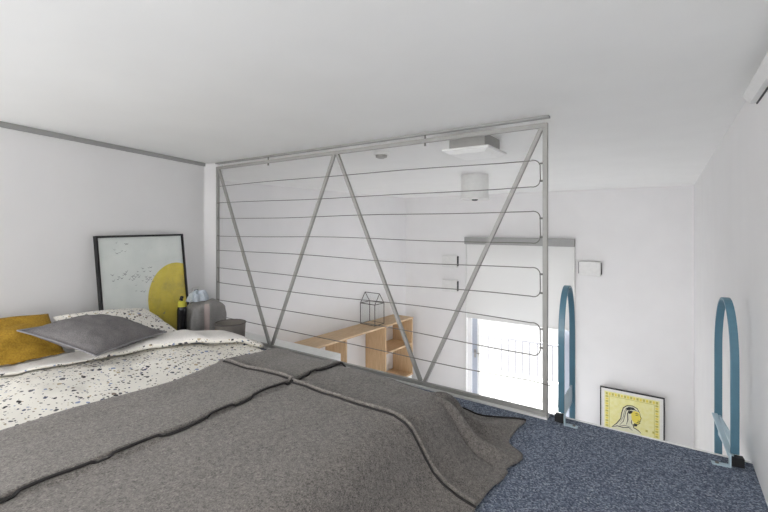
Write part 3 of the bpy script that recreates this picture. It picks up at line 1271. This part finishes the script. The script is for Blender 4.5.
# ------------------------------------------------------------------ picture leaning on the head wall
wd = Vector((-.297, .955, 0)).normalized()      # along the head wall
wn = Vector((wd.y, -wd.x, 0))                    # into the room
FW, FH = .765, .935
lean = math.atan2(.10, FH)
P0 = Vector((headwall_x(1.175), 1.175, 0)) + wn * .125 + Vector((0, 0, .002))
up = (Vector((0, 0, 1)) * math.cos(lean) - wn * math.sin(lean)).normalized()
nf = wd.cross(up).normalized()
if nf.dot(wn) < 0:
    nf = -nf
t = thing('framed_print', 'black framed print of a big yellow sun leaning on the head wall', 'picture', tuple(P0 + wd * FW / 2))


def F(a, b, c):
    return P0 + wd * a + up * b + nf * c


def fbox(bm, a0, a1, b0, b1, c0, c1, mi=0):
    v = [bm.verts.new(F(a, b, c)) for a in (a0, a1) for b in (b0, b1) for c in (c0, c1)]
    for f in ((0, 1, 3, 2), (4, 6, 7, 5), (0, 4, 5, 1), (2, 3, 7, 6), (0, 2, 6, 4), (1, 5, 7, 3)):
        bm.faces.new([v[i] for i in f]).material_index = mi


bm = bmesh.new()
g = .014
fbox(bm, 0, g, 0, FH, 0, .025)
fbox(bm, FW - g, FW, 0, FH, 0, .025)
fbox(bm, g, FW - g, 0, g, 0, .025)
fbox(bm, g, FW - g, FH - g, FH, 0, .025)
obj('frame', bm, M['blackframe'], t)


def paper():
    t = NT('pale_print_paper', 0.55)
    t.col(t.ramp(t.noise(6, 4), [(0.3, srgb(226, 230, 226)), (0.7, srgb(238, 240, 236))]))
    return t.m


def sunmat():
    t = NT('yellow_watercolour', 0.6)
    t.col(t.ramp(t.noise(7, 5, None, 0.65), [(0.28, srgb(196, 176, 84)), (0.5, srgb(226, 204, 84)), (0.72, srgb(238, 216, 92))]))
    return t.m


M['paper'] = paper()
M['sunp'] = sunmat()
bm = bmesh.new()
fbox(bm, g, FW - g, g, FH - g, .006, .012)
prn = obj('print', bm, M['paper'], t)
# sun disc cut by the right frame edge
sc_a, sc_b, sr = .660, .420, .283
bm = bmesh.new()
ring = []
for k in range(97):
    th = 2 * math.pi * k / 96
    a = sc_a + sr * math.cos(th)
    b = sc_b + sr * math.sin(th)
    if a > FW - g:
        a = FW - g
    ring.append((a, b))
dd = []
for r_ in ring[:-1]:
    if not dd or (abs(dd[-1][0] - r_[0]) + abs(dd[-1][1] - r_[1])) > 1e-5:
        dd.append(r_)
bm.faces.new([bm.verts.new(F(a, b, .0126)) for a, b in dd])
obj('sun_disc', bm, M['sunp'], prn)
# flock of tiny birds
bm = bmesh.new()
rr = random.Random(4)
spots = [(.13 + rr.random() * .12, .80 + rr.random() * .09) for _ in range(9)] + [(.09 + rr.random() * .36, .60 + rr.random() * .10) for _ in range(28)] + \
        [(.28 + rr.random() * .16, .50 + rr.random() * .10) for _ in range(9)] + [(.20 + rr.random() * .32, .26 + rr.random() * .14) for _ in range(14)]
for a, b in spots:
    s = .010 + rr.random() * .007
    k = rr.uniform(-.5, .5)
    q = [(-s, s * (.5 + k)), (0, 0), (s, s * (.5 - k)), (0, -s * .35)]
    bm.faces.new([bm.verts.new(F(a + x, b + z, .0128)) for x, z in q])
M['birds'] = plain('grey_bird_ink', srgb(140, 142, 144), 0.8)
o = obj('bird_flock', bm, M['birds'], prn)
o['kind'] = 'stuff'
bm = bmesh.new()
bm.faces.new([bm.verts.new(F(a, b, .016)) for a, b in ((g, g), (FW - g, g), (FW - g, FH - g), (g, FH - g))])
obj('glazing', bm, M['glass'], t)

# ------------------------------------------------------------------ corner by the head wall
t = thing('bedside_stool', 'low white bedside stool in the corner carrying bottle and cloths', 'stool', (-3.15, 1.93, 0))
obj('seat', mbox(-3.165, -2.985, 1.72, 2.13, .13, .155), M['white'], t, bevel=.006)
for x in (-3.145, -3.005):
    for y in (1.73, 2.11):
        bm = bmesh.new()
        box(bm, x - .014, x + .014, y - .014, y + .014, .0005, .13)
        obj('leg', bm, M['white'], t)

bx, by, bz = -3.10, 1.762, .1555
t = thing('bottle', 'black bottle with a yellow green band beside the framed sun print', 'bottle', (bx, by, bz))
bm = bmesh.new()
lathe(bm, [(.030, bz), (.034, bz + .004), (.034, bz + .20), (.028, bz + .222)], bx, by, 28)
obj('body', bm, plain('black_glass', srgb(20, 20, 24), 0.25), t, smooth=False)
bm = bmesh.new()
lathe(bm, [(.028, bz + .222), (.027, bz + .226), (.027, bz + .262), (.020, bz + .268)], bx, by, 28)
obj('collar', bm, plain('lime_plastic', srgb(206, 200, 70), 0.5), t)
bm = bmesh.new()
lathe(bm, [(.009, bz + .268), (.009, bz + .285), (.013, bz + .286), (.013, bz + .300), (.006, bz + .304)], bx, by, 20)
tube(bm, [(bx, by, bz + .294), (bx + .02, by - .022, bz + .292), (bx + .03, by - .032, bz + .283)], .005, 8)
obj('pump', bm, M['black'], t)


# grey cloth draped over a stack on the stool: closed shape with folds
def drape(name, cx, cy, rx, ry, z0, z1, mats, pick, seed, k=7, amp=.14, tilt=0.0, taper=.25):
    bm = bmesh.new()
    NT_, NZ_ = 64, 18
    rings = []
    for j in range(NZ_ + 1):
        v = j / NZ_
        ring = []
        for i in range(NT_):
            th = 2 * math.pi * i / NT_
            rad_ = (1 - taper * v) * (1 - max(0, (v - .72) / .28) ** 2 * .96)
            f = 1 + amp * (1 - v * .45) * math.sin(th * k + seed + 2.2 * math.sin(th * 2) + v * .8) + .05 * math.sin(th * 13 + seed * 2 + v) + .08 * noise.noise(Vector((math.cos(th) * 1.5, math.sin(th) * 1.5, v * 3 + seed)))
            sx = abs(math.cos(th)) ** .8 * (1 if math.cos(th) >= 0 else -1)
            sy = abs(math.sin(th)) ** .8 * (1 if math.sin(th) >= 0 else -1)
            x = cx + rx * rad_ * f * sx
            y = cy + ry * rad_ * f * sy
            z = z0 + (z1 - z0) * min(1, v * 1.12) + tilt * (y - cy) * v - .01 * max(0, v - .85) / .15 + v * v * .016 * math.sin(th * 3 + seed)
            ring.append(bm.verts.new((x, y, z)))
        rings.append(ring)
    for j in range(NZ_):
        for i in range(NT_):
            f = bm.faces.new((rings[j][i], rings[j][(i + 1) % NT_], rings[j + 1][(i + 1) % NT_], rings[j + 1][i]))
            f.material_index = pick(i / NT_, j / NZ_)
    bm.faces.new(rings[0][::-1])
    bm.faces.new(rings[-1])
    return obj(name, bm, mats, None, smooth=True)


o = drape('draped_cloth', -3.10, 1.965, .105, .140, .1565, .390, [M['greycloth'], M['pinkcloth']],
          lambda a, v: 1 if (.92 < a < .955 and v < .8) else 0, 2.0, 5, .17, tilt=.0, taper=.0)
tag(o, 'grey cloth with a dusty pink fold heaped beside the black bottle', 'cloth')
o = drape('crumpled_cloth', -3.15, 1.925, .05, .085, .396, .470, [M['bluecloth']], lambda a, v: 0, 5.0, 5, .16, taper=.3)
tag(o, 'pale blue crumpled cloth lying on top of the grey one', 'cloth')

# socket on the head wall
sy_ = 2.09
P1 = Vector((headwall_x(sy_), sy_, .42))
t = thing('wall_socket', 'white wall socket above the heaped cloths', 'socket', tuple(P1))


def wbox(bm, a0, a1, b0, b1, c0, c1):
    v = [bm.verts.new(P1 + wd * a + Vector((0, 0, b)) + wn * c_) for a in (a0, a1) for b in (b0, b1) for c_ in (c0, c1)]
    for f in ((0, 1, 3, 2), (4, 6, 7, 5), (0, 4, 5, 1), (2, 3, 7, 6), (0, 2, 6, 4), (1, 5, 7, 3)):
        bm.faces.new([v[i] for i in f])


bm = bmesh.new()
wbox(bm, -.04, .04, -.04, .04, .0005, .012)
obj('plate', bm, M['plastic'], t, bevel=.004)
bm = bmesh.new()
wbox(bm, -.022, .022, -.012, .018, .012, .016)
obj('socket_face', bm, M['darkgrey'], t)

# dark pot behind the bed
qx, qy = -2.785, 1.97
t = thing('felt_basket', 'round dark grey basket standing between the bed and the railing', 'basket', (qx, qy, 0))
bm = bmesh.new()
lathe(bm, [(.095, .0005), (.100, .01), (.112, .255), (.106, .255), (.094, .02), (.02, .018)], qx, qy, 36)
obj('body', bm, M['potmat'], t, smooth=False)
bm = bmesh.new()
tube(bm, [(qx + .111 * math.cos(2 * math.pi * k / 36), qy + .111 * math.sin(2 * math.pi * k / 36), .256) for k in range(36)], .005, 8, True)
obj('rim', bm, M['rimdark'], t, smooth=True)
